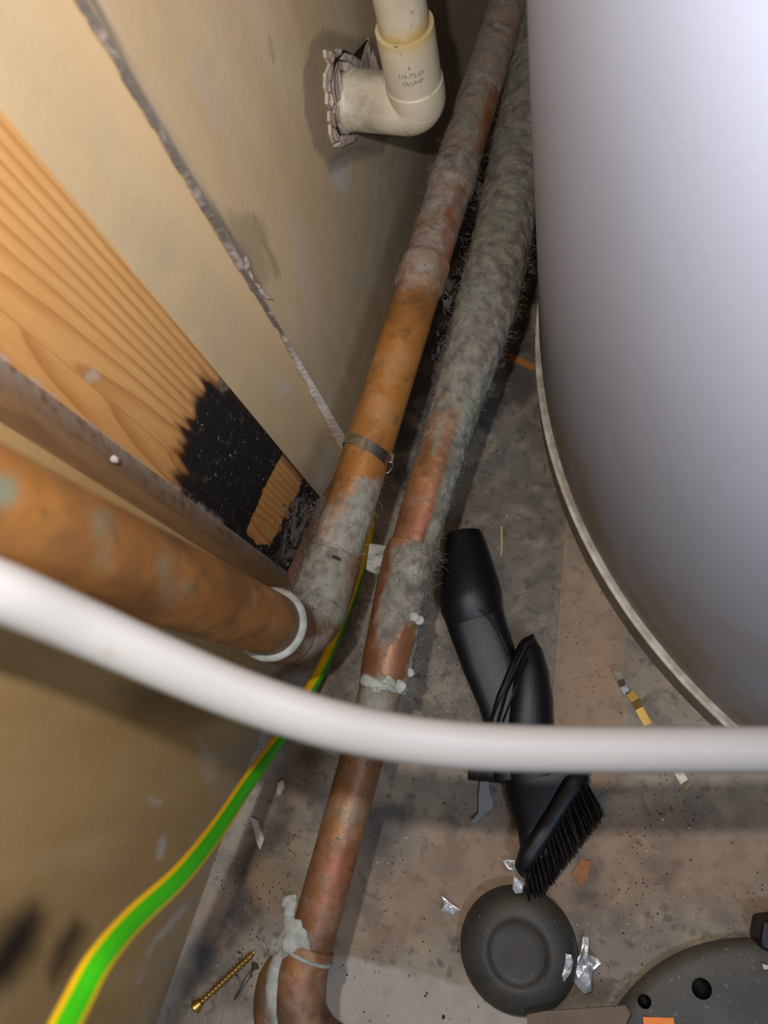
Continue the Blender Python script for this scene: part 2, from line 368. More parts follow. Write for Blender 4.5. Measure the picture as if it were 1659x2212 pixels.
add_board(seam1, seam2, 0.0012, YS, 1.0)

def wall_strip(name, a, b, z1, mat, thick, attrs_fn, res=.0035, smooth=False, parent=None):
    a = np.array(a, float); b = np.array(b, float); L = np.linalg.norm(b-a); nu = max(2, int(L/res)); nv = int(z1/res)
    nu = min(nu, 460); nv = min(nv, 260)
    V, Fc = grid(lambda u, v: (*(a+(b-a)*u), v), nu, nv, 0, 1, -.012, z1)
    o = mesh(name, V, Fc, mat, parent, smooth=smooth, attrs=attrs_fn(V))
    md = o.modifiers.new('thick', 'SOLIDIFY'); md.thickness = thick; md.offset = -1
    return o
def att0(V, **k):
    z = np.zeros(len(V)); d = dict(dust=z, scuff=z, dirt=z, scorch=z); d.update(k); return d
def attA(V):
    return att0(V,
        scorch=np.maximum.reduce([blob(V, [(-40, 2080), (20, 1985), (80, 1950), (95, 1985), (75, 2060), (20, 2130), (-40, 2160)], 38, 5)*1.0,  # soft dark patches low on the wall
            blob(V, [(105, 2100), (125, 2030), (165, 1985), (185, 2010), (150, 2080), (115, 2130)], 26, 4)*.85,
            blob(V, [(250, 1490), (330, 1455), (480, 1500), (480, 1530), (300, 1540)], 40)*.5]),  # shadow of the white pipe painted on the wall just below it
        dust=np.maximum(V[:, 2]*0+sstep(.09, 0, V[:, 2])*.6, 0),
        scuff=np.maximum.reduce([line(V, [(345, 1850), (352, 1815)], 8, 6), line(V, [(325, 1730), (340, 1735)], 9, 6), line(V, [(420, 2010), (470, 1905), (520, 1790)], 9, 7)*.9,
            line(V, [(300, 2120), (330, 2040), (400, 1960)], 6, 5)*.7, blob(V, [(430, 1600), (470, 1640), (470, 1700), (440, 1680)], 14)*.7]))
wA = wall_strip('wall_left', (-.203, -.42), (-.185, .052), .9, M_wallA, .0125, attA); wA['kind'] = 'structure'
def attB(V):
    return att0(V, dust=np.maximum.reduce([sstep(.12, 0, V[:, 2])*.8, fbm(V, 60, 2)*.3]),
        scuff=np.maximum(blob(V, [(600, 800), (640, 790), (650, 840), (610, 850)], 20), line(V, [(700, 880), (720, 960), (690, 1040)], 14, 12)*.8))
wB = wall_strip('wall_inner', (-.197, .1385), (-.1870, .1690), .9, M_wallB, .0125, attB, .002); wB['kind'] = 'structure'
def attC(V):
    x, y = PIX(V)
    ring = [(700, 62), (725, 68), (770, 85), (830, 80), (860, 200), (830, 330), (760, 350), (712, 378), (700, 345), (680, 320), (662, 260), (654, 190), (660, 130), (676, 85)]
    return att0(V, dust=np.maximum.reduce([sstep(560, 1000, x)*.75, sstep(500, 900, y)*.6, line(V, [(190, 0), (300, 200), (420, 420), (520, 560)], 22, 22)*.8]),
        dirt=np.maximum.reduce([blob(V, ring, 3, 3, 300)*.5, line(V, [(715, 348), (760, 320), (790, 318)], 7, 5)*.8,
            line(V, [(190, -20), (300, 200), (400, 372), (470, 470), (530, 560), (560, 620)], 8, 7)*.75,
            line(V, [(548, 470), (570, 520), (600, 590)], 6, 6)*.5, line(V, [(580, 80), (592, 130)], 3, 4)*.5,
            blob(V, [(485, 455), (560, 470), (590, 600), (560, 640), (510, 540)], 16, 12)*.35]),
        scuff=np.maximum.reduce([blob(V, [(712, 345), (750, 340), (760, 420), (715, 400)], 14), line(V, [(815, 360), (812, 420)], 5, 4)*.7, line(V, [(640, 470), (660, 600), (700, 700)], 18, 16)*.45,
            line(V, [(420, 130), (470, 260)], 22, 20)*.4]))
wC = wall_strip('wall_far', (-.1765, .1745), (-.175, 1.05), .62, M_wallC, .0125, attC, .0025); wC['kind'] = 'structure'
# torn plaster edge where the far sheet stops
def torn():
    J = np.array([-.1762, .1748]); W0 = np.array([-.1874, .1686]); n = 420; m_ = 16; V = []
    for i in range(n+1):
        z = -.01+.62*i/n
        for k in range(m_+1):
            u = k/m_; V.append((*(W0+(J-W0)*u), z))
    V = np.array(V); u = np.tile(np.linspace(0, 1, m_+1), n+1); z = V[:, 2]; x, y = PIX(V)
    wd = np.interp(z, [0, .06, .12, .17, .2, .24, .6], [.72, .60, .42, .25, .16, .26, .22])      # share of bare plaster
    nz_ = (fbm(V*np.array([0, 0, 1]), 140, 4, 2)-.5)*.32
    bare = sstep(-.03, .03, u-(1-wd)+nz_)
    V[:, 0] += (.0004+(fbm(V, 420, 3, 7)-.5)*.0012)*bare; V[:, 1] -= .0006*bare
    m1 = m_+1; Fc = [(i*m1+k, i*m1+k+1, (i+1)*m1+k+1, (i+1)*m1+k) for i in range(n) for k in range(m_)]
    me = M('torn_edge', .9, spec=.2); pl = me.mix(me.noise(120, 5), 'DCCDC2', 'C6B6A8'); pl = me.mix(me.mul(me.attr('dirt'), me.noise(90, 5, lo=.2, hi=.5)), pl, '6A625A')
    pa = me.mix(me.noise(9, 5, (1, 1, .35)), 'C0A682', 'AC926E'); c = me.mix(me.attr('bare'), pa, pl); me.color(c); me.bump(me.mul(me.attr('bare'), me.noise(300, 4, lo=0, hi=1)), .001, .9)
    o = mesh('plaster_edge', V, Fc, me.m, wC, attrs=dict(dirt=(1-sstep(.20, .15, z)), bare=bare)); o['label'] = 'torn pale plaster edge'
torn()
# timber stud, its side batten and the sole plate
st = empty('timber_stud', (-.20, .107, 0), 'orange pine stud with blackened scorched foot against the left wall', 'stud')
A0 = np.array([-.203, .0765]); A1 = np.array([-.1965, .1383])
V, Fc = grid(lambda u, v: (*(A0+(A1-A0)*u), v), 72, 460, 0, 1, .0105, .62)
x, y = PIX(V); uu = np.repeat(np.linspace(0, 1, 73), 461); zz = V[:, 2]
wob = (fbm(V, 25, 3, 2)-.5)
ring = np.hypot((uu-.22+.08*wob)*1.0, (zz*1.55+wob*.05)*.75)
ring = np.where(uu > .22, np.hypot((uu-.22), zz*.9*(1-.25*uu)), ring)*15
cs = np.array([[ (430+ (0)), 0]])
streak = (fbm(V*np.array([1, 1, .12]), 170, 2, 4)-.5)*150
big = [(480, 850), (610, 975), (570, 1060), (525, 1150), (540, 1175), (600, 1235), (560, 1245), (440, 1140), (415, 1060), (405, 990), (415, 930)]
ch1 = sstep(-64, 20, sdpoly(x+streak*.8, y+streak*.9, big)+(fbm(V, 220, 2, 6)-.5)*12)
sharp = [(480, 850), (612, 970), (568, 1055), (527, 1150), (470, 1120), (460, 950)]
ch1 = np.maximum(ch1, blob(V, sharp, 4, 3, 300))
low = [(655, 1035), (720, 1090), (650, 1260), (540, 1235), (525, 1165), (560, 1178), (585, 1180), (605, 1145), (640, 1070)]
ch2 = blob(V, low, 5, 6, 300)
char = np.clip(np.maximum(ch1, ch2), 0, 1)
tan = blob(V, [(611, 975), (653, 1035), (632, 1080), (600, 1145), (578, 1178), (556, 1176), (530, 1150), (570, 1055)], 3, 3, 300)
char = char*(1-tan)
char = np.maximum(char, sstep(.90, 1.0, uu)*sstep(760, 900, y)*.5)
pale = np.maximum.reduce([blob(V, [(640, 1060), (680, 1090), (650, 1200), (600, 1210)], 10)*.55, line(V, [(0, 770), (260, 975), (380, 1060), (470, 1130)], 9, 9)*.8, blob(V, [(175, 810), (210, 790), (215, 820), (190, 830)], 8)*.7])
knot = line(V, [(482, 808), (474, 826), (480, 842), (490, 838), (492, 818), (482, 808)], 4.5, 3)
fixn(mesh('face', V, Fc, M_pine, st, attrs=dict(ring=ring, char=char, pale=pale, knot=knot), smooth=False))
bk = MB(); B0 = A0+np.array([-.04, .004]); B1 = A1+np.array([-.04, .004])
pl = [A0, A1, B1, B0]; vv = [(*p, .0105) for p in pl]+[(*p, .62) for p in pl]
bk.add(vv, [(1, 2, 6, 5), (2, 3, 7, 6), (3, 0, 4, 7), (4, 5, 6, 7)])
bk.build('timber_back', M_pine, st, smooth=False)
# charred flakes at the foot
R = np.random.default_rng(5); mb = MB()
for k in range(150):
    u = R.uniform(.02, .98); z = .0085+(abs(R.normal())*.03 if k % 2 else R.uniform(0, .065))
    p = np.array([*(A0+(A1-A0)*u), z+.003]); s_ = R.uniform(.0002, .0008)
    q = [p+np.array([.0006, R.normal()*s_, R.normal()*s_*1.6]) for _ in range(4)]; mb.add(*prism(q, (-.0008, 0, 0)))
o = mb.build('char_flake', M_dsteel if False else M_lint, st, smooth=False); o['kind'] = 'stuff'
bt = empty('timber_batten', (-.194, .064, 0), 'narrow brown batten between scorched stud and lower left wall', 'batten')
C0 = np.array([-.1865, .0515]); C1 = np.array([-.203, .0765])
V, Fc = grid(lambda u, v: (*(C0+(C1-C0)*u), v), 20, 200, 0, 1, .001, .62)
mesh('batten_face', V, Fc, M_batten, bt, attrs=dict(dust=np.repeat(np.linspace(0, 1, 21), 201)**3*.8), smooth=False).modifiers.new('t', 'SOLIDIFY').thickness = .012
o = mesh('sole_plate', *prism([(-.235, .078, .0105), (-.1860, .062, .0105), (-.1800, .066, .0105), (-.1740, .150, .0105), (-.1800, .160, .0105), (-.235, .137, .0105)], (0, 0, -.0100)), M_sole, smooth=False)
tag(o, 'reddish brown wooden sole plate at the foot of the scorched stud', 'timber')
# plaster crust broken around the pipe outlet (pieces of the far wall)
def wpoly(pts, x): return [PW(a, b, x) for a, b in pts]
def piece(name, pts, x, th, mat, parent, bulge=0, label=None):
    pts = np.array(pts, float); c = pts.mean(0); n = len(pts)
    outer = [PW(a, b, x) for a, b in pts]
    inner = [PW(*(c+(p-c)*.72), x+bulge+float(rng.uniform(0, bulge))) for p in pts]
    ctr = PW(*c, x+bulge*1.3); back = [p+np.array([-th, 0, 0]) for p in outer]
    V = [ctr]+inner+outer+back
    Fc = [(0, 1+i, 1+(i+1) % n) for i in range(n)]+[(1+i, 1+n+i, 1+n+(i+1) % n, 1+(i+1) % n) for i in range(n)]+[(1+n+i, 1+2*n+i, 1+2*n+(i+1) % n, 1+n+(i+1) % n) for i in range(n)]
    o = fixn(mesh(name, V, Fc, mat, parent, smooth=False))
    if label: o['label'] = label
    return o
XC = -.1752
hole = [(724, 112), (745, 108), (765, 118), (795, 85), (808, 105), (820, 170), (790, 170), (760, 172), (748, 210), (744, 260), (760, 300), (735, 305), (722, 270), (726, 220), (720, 160)]
piece('crack', hole, XC+.0003, .0005, M_gap, wC, .0000, 'dark gap round the outlet')
for pts, bl in (([(704, 108), (716, 106), (727, 116), (724, 128), (720, 140), (713, 137), (706, 125)], .0016),
                ([(731, 106), (741, 104), (738, 118), (728, 124), (727, 112)], .0015),
                ([(716, 134), (722, 142), (719, 170), (714, 180), (705, 190), (706, 160)], .0018),
                ([(705, 158), (714, 162), (717, 200), (710, 205), (704, 190)], .0014),
                ([(709, 200), (718, 196), (723, 222), (719, 240), (708, 225)], .0016),
                ([(713, 240), (722, 245), (727, 272), (724, 280), (713, 262)], .0015),
                ([(715, 270), (727, 280), (735, 295), (734, 309), (722, 309), (716, 290)], .0018),
                ([(729, 135), (735, 150), (742, 178), (744, 200), (741, 224), (727, 225), (721, 190), (722, 160)], .0022),
                ([(798, 83), (806, 100), (818, 125), (828, 165), (800, 166), (776, 160), (780, 135), (790, 100)], .0026),
                ([(745, 114), (762, 118), (778, 130), (778, 158), (766, 150), (748, 132), (733, 128)], .001),
                ([(733, 132), (755, 130), (773, 148), (768, 155), (748, 160), (736, 150)], .003),
                ([(725, 226), (741, 226), (746, 262), (730, 266), (722, 245)], .0012),
                ([(728, 266), (750, 262), (762, 285), (752, 292), (738, 290)], .0016),
                ([(738, 292), (775, 290), (768, 305), (735, 320), (725, 318)], .0010)):
    piece('plaster_chip', pts, XC+.0006, .002, M_plaster, wC, bl)
for pts in ([(526, 556), (534, 551), (543, 565), (541, 580), (534, 590), (528, 578)], [(533, 588), (541, 582), (548, 600), (556, 612), (548, 610), (540, 600)],
            [(546, 608), (556, 610), (566, 620), (560, 628), (551, 618)], [(556, 626), (566, 618), (578, 634), (594, 650), (576, 648), (562, 636)]):
    piece('plaster_chip', pts, -.1768, .002, M_plaster, wC, .0012)

# ================================================================== WATER TANK
TC = (.291, .360); TR = .3635
tk = empty('water_tank', (TC[0], TC[1], 0), 'large white round water tank standing on the floor at the right', 'tank')
def arc(prof, name, mat, seg=220, af=None):
    V, Fc = lathe(prof, (*TC, 0), seg); o = mesh(name, V, Fc, mat, tk, attrs=af(V) if af else None); return fixn(o)
prof = [(TR-.0065, .028), (TR-.0052, .036), (TR-.0042, .044), (TR-.0032, .055), (TR-.0022, .075), (.3619, .105), (.3627, .15), (.3638, .19), (.3651, .234), (.3660, .26), (.3667, .29), (.3680, .35), (.3690, .42), (.369, .7), (.369, 1.0)]
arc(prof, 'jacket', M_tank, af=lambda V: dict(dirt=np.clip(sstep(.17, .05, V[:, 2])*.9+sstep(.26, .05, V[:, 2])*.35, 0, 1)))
arc([(TR-.006, .0335), (TR-.0026, .0355), (TR-.0005, .0365), (TR+.0003, .0355), (TR+.0003, .033), (TR-.002, .032)], 'rim', M_rim)
arc([(TR-.001, .033), (TR-.0012, .02), (TR-.001, 0.0012)], 'skirt', M_skirt)

# ================================================================== NEARER COPPER PIPE
XP, ZP, RP = -.1250, .150, .0137
p1 = empty('copper_pipe', (-.130, .024, 0), 'shiny orange copper pipe rising on the left and turning back along the wall', 'pipe')
path = [(-.1310, .0235-.030*max(0, z-.19), z) for z in np.linspace(.62, .186, 90)]
V, Fc, U, A = tube(path, .0150, 56)
x, y = PIX(V); z0 = np.zeros(len(V))
mesh('riser', V, Fc, M_copper, p1, attrs=dict(dust=np.maximum(sstep(.215, .19, V[:, 2])*.22, 0), green=np.maximum.reduce([blob(V, [(-20, 1020), (30, 1030), (40, 1080), (0, 1100), (-30, 1090)], 18)*.9, line(V, [(225, 1110), (225, 1240)], 12, 8)*.8, line(V, [(350, 1210), (365, 1310)], 8, 8)*.6, line(V, [(400, 1270), (410, 1280)], 12, 8)*.5]),
     red=z0+.1, dark=np.maximum(sstep(.24, .2, V[:, 2])*.8, .45), solder=z0, speck=z0, tint=z0))
# elbow: down, round, then horizontal along +Y
el = [(-.1310, .0235, .190), (-.1310, .0235, .176)]
for k in range(1, 12):
    t = k/12*math.pi/2; el.append((-.1310+.0065*k/12, .0235+.0175*(1-math.cos(t)), .1725-.0210*math.sin(t)))
el += [(XP, .043, ZP), (XP, .054, ZP), (XP, .066, ZP), (XP, .072, ZP)]
rr = [.0165, .0172]+[.0158]*11+[.0154, .0155, .0155, .0150]
pe = spline(el, 90); re_ = np.interp(np.linspace(0, 1, 90), np.linspace(0, 1, len(rr)), rr)
V, Fc, U, A = tube(pe, re_, 72)
nrmV = V-np.repeat(pe, 72, 0); nl = np.linalg.norm(nrmV, axis=1, keepdims=True)
upness = nrmV[:, 2]/nl[:len(nrmV), 0] if False else (nrmV/np.maximum(nl, 1e-9))[:, 2]
side = (nrmV/np.maximum(nl, 1e-9))[:, 0]
du = np.clip(sstep(.025, .034, V[:, 1])*1.3*sstep(.85, .1, side)+sstep(-.4, .5, upness)*.5, 0, 1)*sstep(.018, .030, V[:, 1])
V = V+nrmV/np.maximum(nl, 1e-9)*((fbm(V, 350, 3)-.45)*.0016*du)[:, None]
V2 = V.copy()
x, y = PIX(V)
mesh('elbow', V, Fc, M_copper2, p1, attrs=dict(dust=du, green=blob(V, [(735, 1270), (755, 1275), (750, 1340), (715, 1350), (720, 1300)], 12)*1., red=np.zeros(len(V)), dark=np.ones(len(V))*.7, solder=blob(V, [(655, 1385), (710, 1365), (705, 1395), (660, 1420)], 8)*.5, speck=np.zeros(len(V)), tint=np.zeros(len(V))))
v, f, _, _ = tube([(-.1310, .0235, z) for z in (.1895, .1905, .1935, .1945)], [.0158, .0176, .0176, .0156], 56); mesh('solder_ring', v, f, M_solder, p1)['label'] = 'pale grey solder ring'
mb = hairs(V2[(du > .7)], 500, .006, .00009, .5, 3); o = mb.build('lint', M_lint, p1); o['kind'] = 'stuff'
# horizontal run
ys = np.linspace(.070, 1.15, 420); pr = np.array([(XP-.0002*(yy-.07), yy, ZP) for yy in ys])
rad = np.full(420, RP)
px_, py_ = PIX(pr+np.array([0, 0, RP]))
dprof = np.interp(py_, [-60, 100, 260, 330, 370, 400, 470, 520, 560, 600, 640, 980, 1040, 1080, 1130, 1200, 1300], [.85, .8, .72, .9, .98, .75, .62, .6, .72, .6, .05, .0, .12, .35, .6, .85, 1.])
for c0 in (565, 350):                                    # two couplings under the dust
    k = (py_ < c0+32) & (py_ > c0-32); rad = np.where(k, RP*1.09, rad)
V, Fc, U, A = tube(pr, rad, 64)
side = np.cos(A)                                          # +1 on the left (wall) side
x, y = PIX(V); dp = dprof[U]
leftdust = np.where((y > 1030) & (y < 1290), sstep(-.1, .6, side)*.6, 0)
du = np.clip(dp*(.75+.35*np.sin(A))+leftdust+(fbm(V, 60, 3, 5)-.5)*.35*(dp > .08), 0, 1)
V = V+np.stack([-np.cos(A), 0*A, np.sin(A)], 1)*(du*(fbm(V, 260, 3, 8)-.4)*.0018)[:, None]
reds = np.maximum.reduce([blob(V, [(1090, 20), (1140, 20), (1110, 120), (1070, 200), (1040, 330), (1010, 330), (1040, 200)], 14, 8), blob(V, [(985, 380), (1005, 400), (985, 500), (955, 560), (940, 480)], 12, 8), (y < 640)*.35])
du = du*(1-.4*blob(V, [(1060, 180), (1080, 190), (1050, 330), (1025, 330)], 8, 8)-.4*blob(V, [(990, 385), (1003, 405), (975, 500), (950, 500)], 8, 8))
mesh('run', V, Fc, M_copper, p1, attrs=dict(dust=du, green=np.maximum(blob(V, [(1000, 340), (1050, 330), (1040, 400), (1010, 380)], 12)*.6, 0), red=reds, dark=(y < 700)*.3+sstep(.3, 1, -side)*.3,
     speck=((y > 960) & (y < 1200))*1.0, solder=0*y, tint=((y < 620)*1.0)))
k = (du > .5) & (y > 300); o = hairs(V[k], 650, .005, .00009, .5, 9).build('lint', M_lint, p1); o['kind'] = 'stuff'
# dangling fluff on the far side of the pipe
fl0 = MB()
for (a, b, s_, n) in ((968, 615, .0022, 60), (965, 655, .0018, 50), (1035, 410, .0026, 60), (1045, 430, .002, 40), (700, 1095, .0035, 70), (690, 1110, .003, 50)):
    c = P(a, b, .14); h_ = hairs(c+np.random.default_rng(a).normal(size=(n, 3))*s_*.7, n, .006, .00012, .9, a); fl0.add(h_.v, h_.f)
o = fl0.build('lint', M_lint, p1); o['kind'] = 'stuff'

# steel band clipped round the nearer pipe
bd = empty('pipe_band', P(795, 968, .15), 'thin steel band clipped around the orange copper pipe', 'band')
yb0 = P(795, 958, .164)[1]
t = nrm((0.22, 1, .0))
def ringband(r, y0, wdt, th):
    V = []; seg = 72
    for dy, rr_ in ((-wdt/2, r), (wdt/2, r), (wdt/2, r+th), (-wdt/2, r+th)):
        for k in range(seg):
            a = 2*math.pi*k/seg; V.append((XP-rr_*math.cos(a), y0+dy-(-math.cos(a))*.0035, ZP+rr_*math.sin(a)))
    Fc = [(i*seg+k, i*seg+(k+1) % seg, ((i+1) % 4)*seg+(k+1) % seg, ((i+1) % 4)*seg+k) for i in range(4) for k in range(seg)]
    return V, Fc
v, f = ringband(RP+.0003, yb0, .0065, .0007); fixn(mesh('strap', v, f, M_steel, bd, auto=40))
e0 = P(843, 1003, .150); e0[0] = XP+RP+.0012
loop = [e0+np.array([.0005+.0012*math.cos(a), -.0050*math.sin(a)-.003, .0022*math.sin(a)*0-.002]) for a in np.linspace(0, 2*math.pi, 24)]
loop = [e0+np.array([.0016*math.cos(a)+.0014*math.sin(a)*.5, .0036*math.sin(a)-.002, 0]) for a in np.linspace(0, 2*math.pi, 25)]
v, f, _, _ = tube(loop, .0004, 8, cap=False); mesh('buckle_loop', v, f, M_steel, bd)
mesh('tongue', *prism([e0+np.array(q) for q in ((-.002, .007, .001), (.0008, .006, 0), (.0012, .001, 0), (-.002, .0015, .001))], (0, 0, -.001)), M_steel, bd, smooth=False)

# ================================================================== FARTHER COPPER PIPE, 22 mm reduced up to 28 mm, at the same height as the first
p2 = empty('copper_pipe', (-.088, .0, .126), 'dull dusty copper pipe with grey soldered joints, nearer the white tank', 'pipe')
H2 = .126
def Q(px, py, d): return P(px, py, H2+d)      # d = height above the pipe's axis
def floorpt(px, py, h=.0185): return P(px, py, h)
def p2seg(name, pts, rads, n, fn, seg=64, amp=.0007, mat=None):
    pp = spline(pts, n); rr = np.interp(np.linspace(0, 1, n), np.linspace(0, 1, len(rads)), rads)
    V, Fc, U, A = tube(pp, rr, seg); x, y = PIX(V); N_ = V-np.repeat(pp, seg, 0); N_ /= np.maximum(np.linalg.norm(N_, axis=1, keepdims=True), 1e-9)
    a = dict(dust=0*y, green=0*y, red=0*y, dark=0*y, speck=0*y, solder=0*y, tint=0*y); a.update(fn(V, x, y, A, np.cos(A)))
    V = V+N_*(a['dust']*(fbm(V, 300, 4, 8)-.42)*amp*2+a['solder']*(fbm(V, 200, 3, 2)-.3)*.0016)[:, None]
    o = mesh(name, V, Fc, mat or M_copper2, p2, attrs=a); return o, V, a
pA, pB = Q(838, 1432, 0.0004), Q(665, 2062, -0.0016)
def f_low(V, x, y, A, s):
    return dict(dust=np.clip(.36+sstep(1660, 1500, y)*.3-.1, 0, 1), green=np.maximum.reduce([blob(V, [(700, 1750), (800, 1740), (790, 1790), (690, 1780)], 20, 16)*.4, sstep(1640, 1480, y)*.9, blob(V, [(640, 1900), (665, 1830), (672, 1860), (650, 1930)], 10)*.6]),
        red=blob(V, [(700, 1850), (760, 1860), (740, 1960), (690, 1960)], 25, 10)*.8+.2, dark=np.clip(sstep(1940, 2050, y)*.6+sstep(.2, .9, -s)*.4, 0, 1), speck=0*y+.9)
yy1, yy0 = pA[1], pB[1]
p2seg('tube', [pB, (pA+pB)/2, pA], [0.0113, 0.0113, 0.0113], 160, f_low, amp=.0004)
cA, cB, cC = Q(838, 1432, 0.0004), Q(868, 1270, 0.0012), Q(886, 1205, 0.0008)
def f_cpl(V, x, y, A, s):
    up = blob(V, [(822, 1440), (838, 1390), (870, 1380), (892, 1400), (870, 1465), (830, 1470)], 7, 8, 250)
    r2 = blob(V, [(855, 1400), (870, 1345), (905, 1345), (892, 1400)], 8, 8, 250)
    d = np.clip(sstep(-.6, .5, s)*.9+blob(V, [(800, 1400), (850, 1180), (930, 1200), (900, 1340), (850, 1350)], 20, 10)*.8, 0, 1)*(1-.95*np.maximum(up, r2))
    return dict(dust=d, green=np.maximum(blob(V, [(850, 1290), (920, 1270), (920, 1345), (880, 1345)], 10, 8, 250), line(V, [(800, 1500), (830, 1530)], 30, 10)*.8),
        solder=np.maximum.reduce([line(V, [(790, 1470), (825, 1490), (875, 1498)], 13, 5)*blob(V, [(780, 1440), (890, 1470), (880, 1500), (840, 1540), (780, 1500)], 5, 10, 250), line(V, [(885, 1330), (915, 1340)], 4, 3), blob(V, [(870, 1225), (900, 1215), (912, 1245), (890, 1265)], 7, 6, 250)*.8]), dark=.3+0*y, red=.3+0*y)
o, Vc, ac = p2seg('coupling', [Q(826, 1492, 0.0004), cA, (cA+cB)/2, cB, cC, Q(893, 1180, 0.0008)], [0.0130, 0.0141, 0.0141, 0.0141, 0.0150, 0.0141], 130, f_cpl, 72, .0011)
def f_up(V, x, y, A, s):
    dpr = np.interp(y, [0, 640, 780, 840, 900, 960, 1050, 1150, 1190, 1250], [1, 1, .98, .85, .55, .30, .14, .16, .35, .8])
    d = np.clip(dpr+sstep(.35, .85, s)*.8*(y > 800)+sstep(.45, .9, -s)*.35*(y < 1000)+(fbm(V, 50, 3, 4)-.5)*.3, 0, 1)
    return dict(dust=d, green=np.maximum(line(V, [(935, 980), (965, 860), (990, 740)], 5, 5)*.8, line(V, [(1010, 960), (1035, 860), (1060, 760)], 8, 8)*.7), red=sstep(1000, 1150, y)*.9, dark=sstep(1050, 1200, y)*.5, tint=(y < 760)*.0+sstep(900, 800, y)*.15)
q = [Q(893, 1185, 0.0008), Q(945, 1000, 0.0024), Q(990, 860, 0.0036), Q(1050, 660, 0.0059), Q(1092, 480, 0.0083), Q(1135, 250, 0.0107), Q(1172, 60, 0.0130), Q(1230, -250, 0.0170)]
o, Vu, au = p2seg('tube', q, [0.0130, 0.0136, 0.0146, 0.0186, 0.0182, 0.0178, 0.0174, 0.0174], 420, f_up, 80, .0013)
x, y = PIX(Vu); k = (au['dust'] > .7) & (y > 200); o = hairs(Vu[k], 1400, .006, .00009, .5, 19).build('lint', M_lint, p2); o['kind'] = 'stuff'
x, y = PIX(Vc); k = (ac['dust'] > .6); o = hairs(Vc[k], 900, .007, .00009, .45, 29).build('lint', M_lint, p2); o['kind'] = 'stuff'
# fluffy beard on both flanks
mb = MB(); Rf = np.random.default_rng(31)
for k in range(85):
    yy = Rf.uniform(430, 860); xr = np.interp(yy, [400, 600, 700, 800, 860], [1165, 1140, 1108, 1068, 1052]); xl = np.interp(yy, [400, 600, 700, 860], [1030, 990, 962, 925])
    px0 = (xr if k % 3 else xl)+Rf.normal()*4; c = Q(px0, yy, -.006+Rf.random()*.012)
    h_ = hairs(c+Rf.normal(size=(8, 3))*.0010, 8, .0030, .00008, 1.2, k); mb.add(h_.v, h_.f)
for k in range(60):
    yy = Rf.uniform(1180, 1480); xl = np.interp(yy, [1180, 1300, 1400, 1480], [842, 812, 780, 768]); c = Q(xl+Rf.normal()*6, yy, -.006+Rf.random()*.01)
    h_ = hairs(c+Rf.normal(size=(8, 3))*.0015, 9, .005, .00008, .8, k+500); mb.add(h_.v, h_.f)
o = mb.build('lint', M_lint, p2); o['kind'] = 'stuff'
# solder blobs on the joints
def fuse(o, vx=.0005):
    md = o.modifiers.new('fuse', 'REMESH'); md.mode = 'VOXEL'; md.voxel_size = vx; md.use_smooth_shade = True
    md = o.modifiers.new('soft', 'SMOOTH'); md.iterations = 3
    return o
def lump(pts, r, seed, flat=.6):
    V = []; R_ = np.random.default_rng(seed)
    bm = bmesh.new(); bmesh.ops.create_icosphere(bm, subdivisions=3, radius=1)
    base = np.array([v.co[:] for v in bm.verts]); fs = [[v.index for v in f.verts] for f in bm.faces]; bm.free()
    mb = MB()
    for p, s_ in zip(pts, r):
        n = 1+.5*(fbm(base+p*300, 1.6, 3, seed)-.5); mb.add(base*n[:, None]*np.array([s_, s_, s_*flat])+p, fs)
    return mb
pts = [Q(824, 1462, 0.0146), Q(838, 1476, 0.0146), Q(862, 1482, 0.0122), Q(884, 1452, 0.0075), Q(833, 1512, 0.0091), Q(812, 1484, 0.0138), Q(888, 1238, 0.0146), Q(905, 1338, 0.0122), Q(893, 1330, 0.0138), Q(876, 1222, 0.0146)]
RR_ = [0.0047, 0.0038, 0.0036, 0.0027, 0.0035, 0.0032, 0.0038, 0.0028, 0.0028, 0.0032]
for grp in ((0, 1, 5, 4), (2, 3), (6, 9), (7, 8)): fuse(lump([pts[i]-np.array([0, 0, .0020]) for i in grp], [RR_[i] for i in grp], 4+grp[0], .26).build('solder_blob', M_solder, p2))
# lower elbow with grey solder seam, leaving the picture at the bottom
e = [Q(671, 2040, -0.0008), Q(655, 2085, 0.0000), Q(647, 2140, 0.0004), Q(650, 2200, 0.0008), Q(690, 2262, 0.0012), Q(770, 2310, 0.0012)]
def f_el(V, x, y, A, s):
    return dict(solder=0*y, dust=0*y+.28, red=blob(V, [(600, 2120), (690, 2110), (720, 2212), (620, 2212)], 20)*.7, dark=sstep(2100, 2200, y)*.8+.1, speck=.5+0*y)
p2seg('lower_elbow', e, [0.0126, 0.0128, 0.0130, 0.0134, 0.0134, 0.0134], 90, f_el, 64)
g = [Q(628, 2060, 0.0024), Q(604, 2095, 0.0008), Q(592, 2150, 0.0004), Q(594, 2212, 0.0004), Q(610, 2290, 0.0012)]
p2seg('branch', [Q(612, 2052, -0.0043), Q(585, 2110, -0.0039), Q(578, 2170, -0.0039), Q(588, 2240, -0.0039), Q(600, 2300, -0.0039)], [0.0036, 0.0059, 0.0070, 0.0075, 0.0075], 60, lambda V, x, y, A, s: dict(dust=0*y+.25, dark=0*y+.9, solder=0*y), 40)
def f_seam(V, x, y, A, s): return dict(solder=0*y+1, dust=0*y)
p2seg('solder_seam', [Q(610, 2062, 0.0059), Q(600, 2100, 0.0055), Q(600, 2160, 0.0055), Q(612, 2212, 0.0055), Q(640, 2290, 0.0051)], [0.0032, 0.0047, 0.0054, 0.0059, 0.0067], 90, f_seam, 40, mat=M_solder)
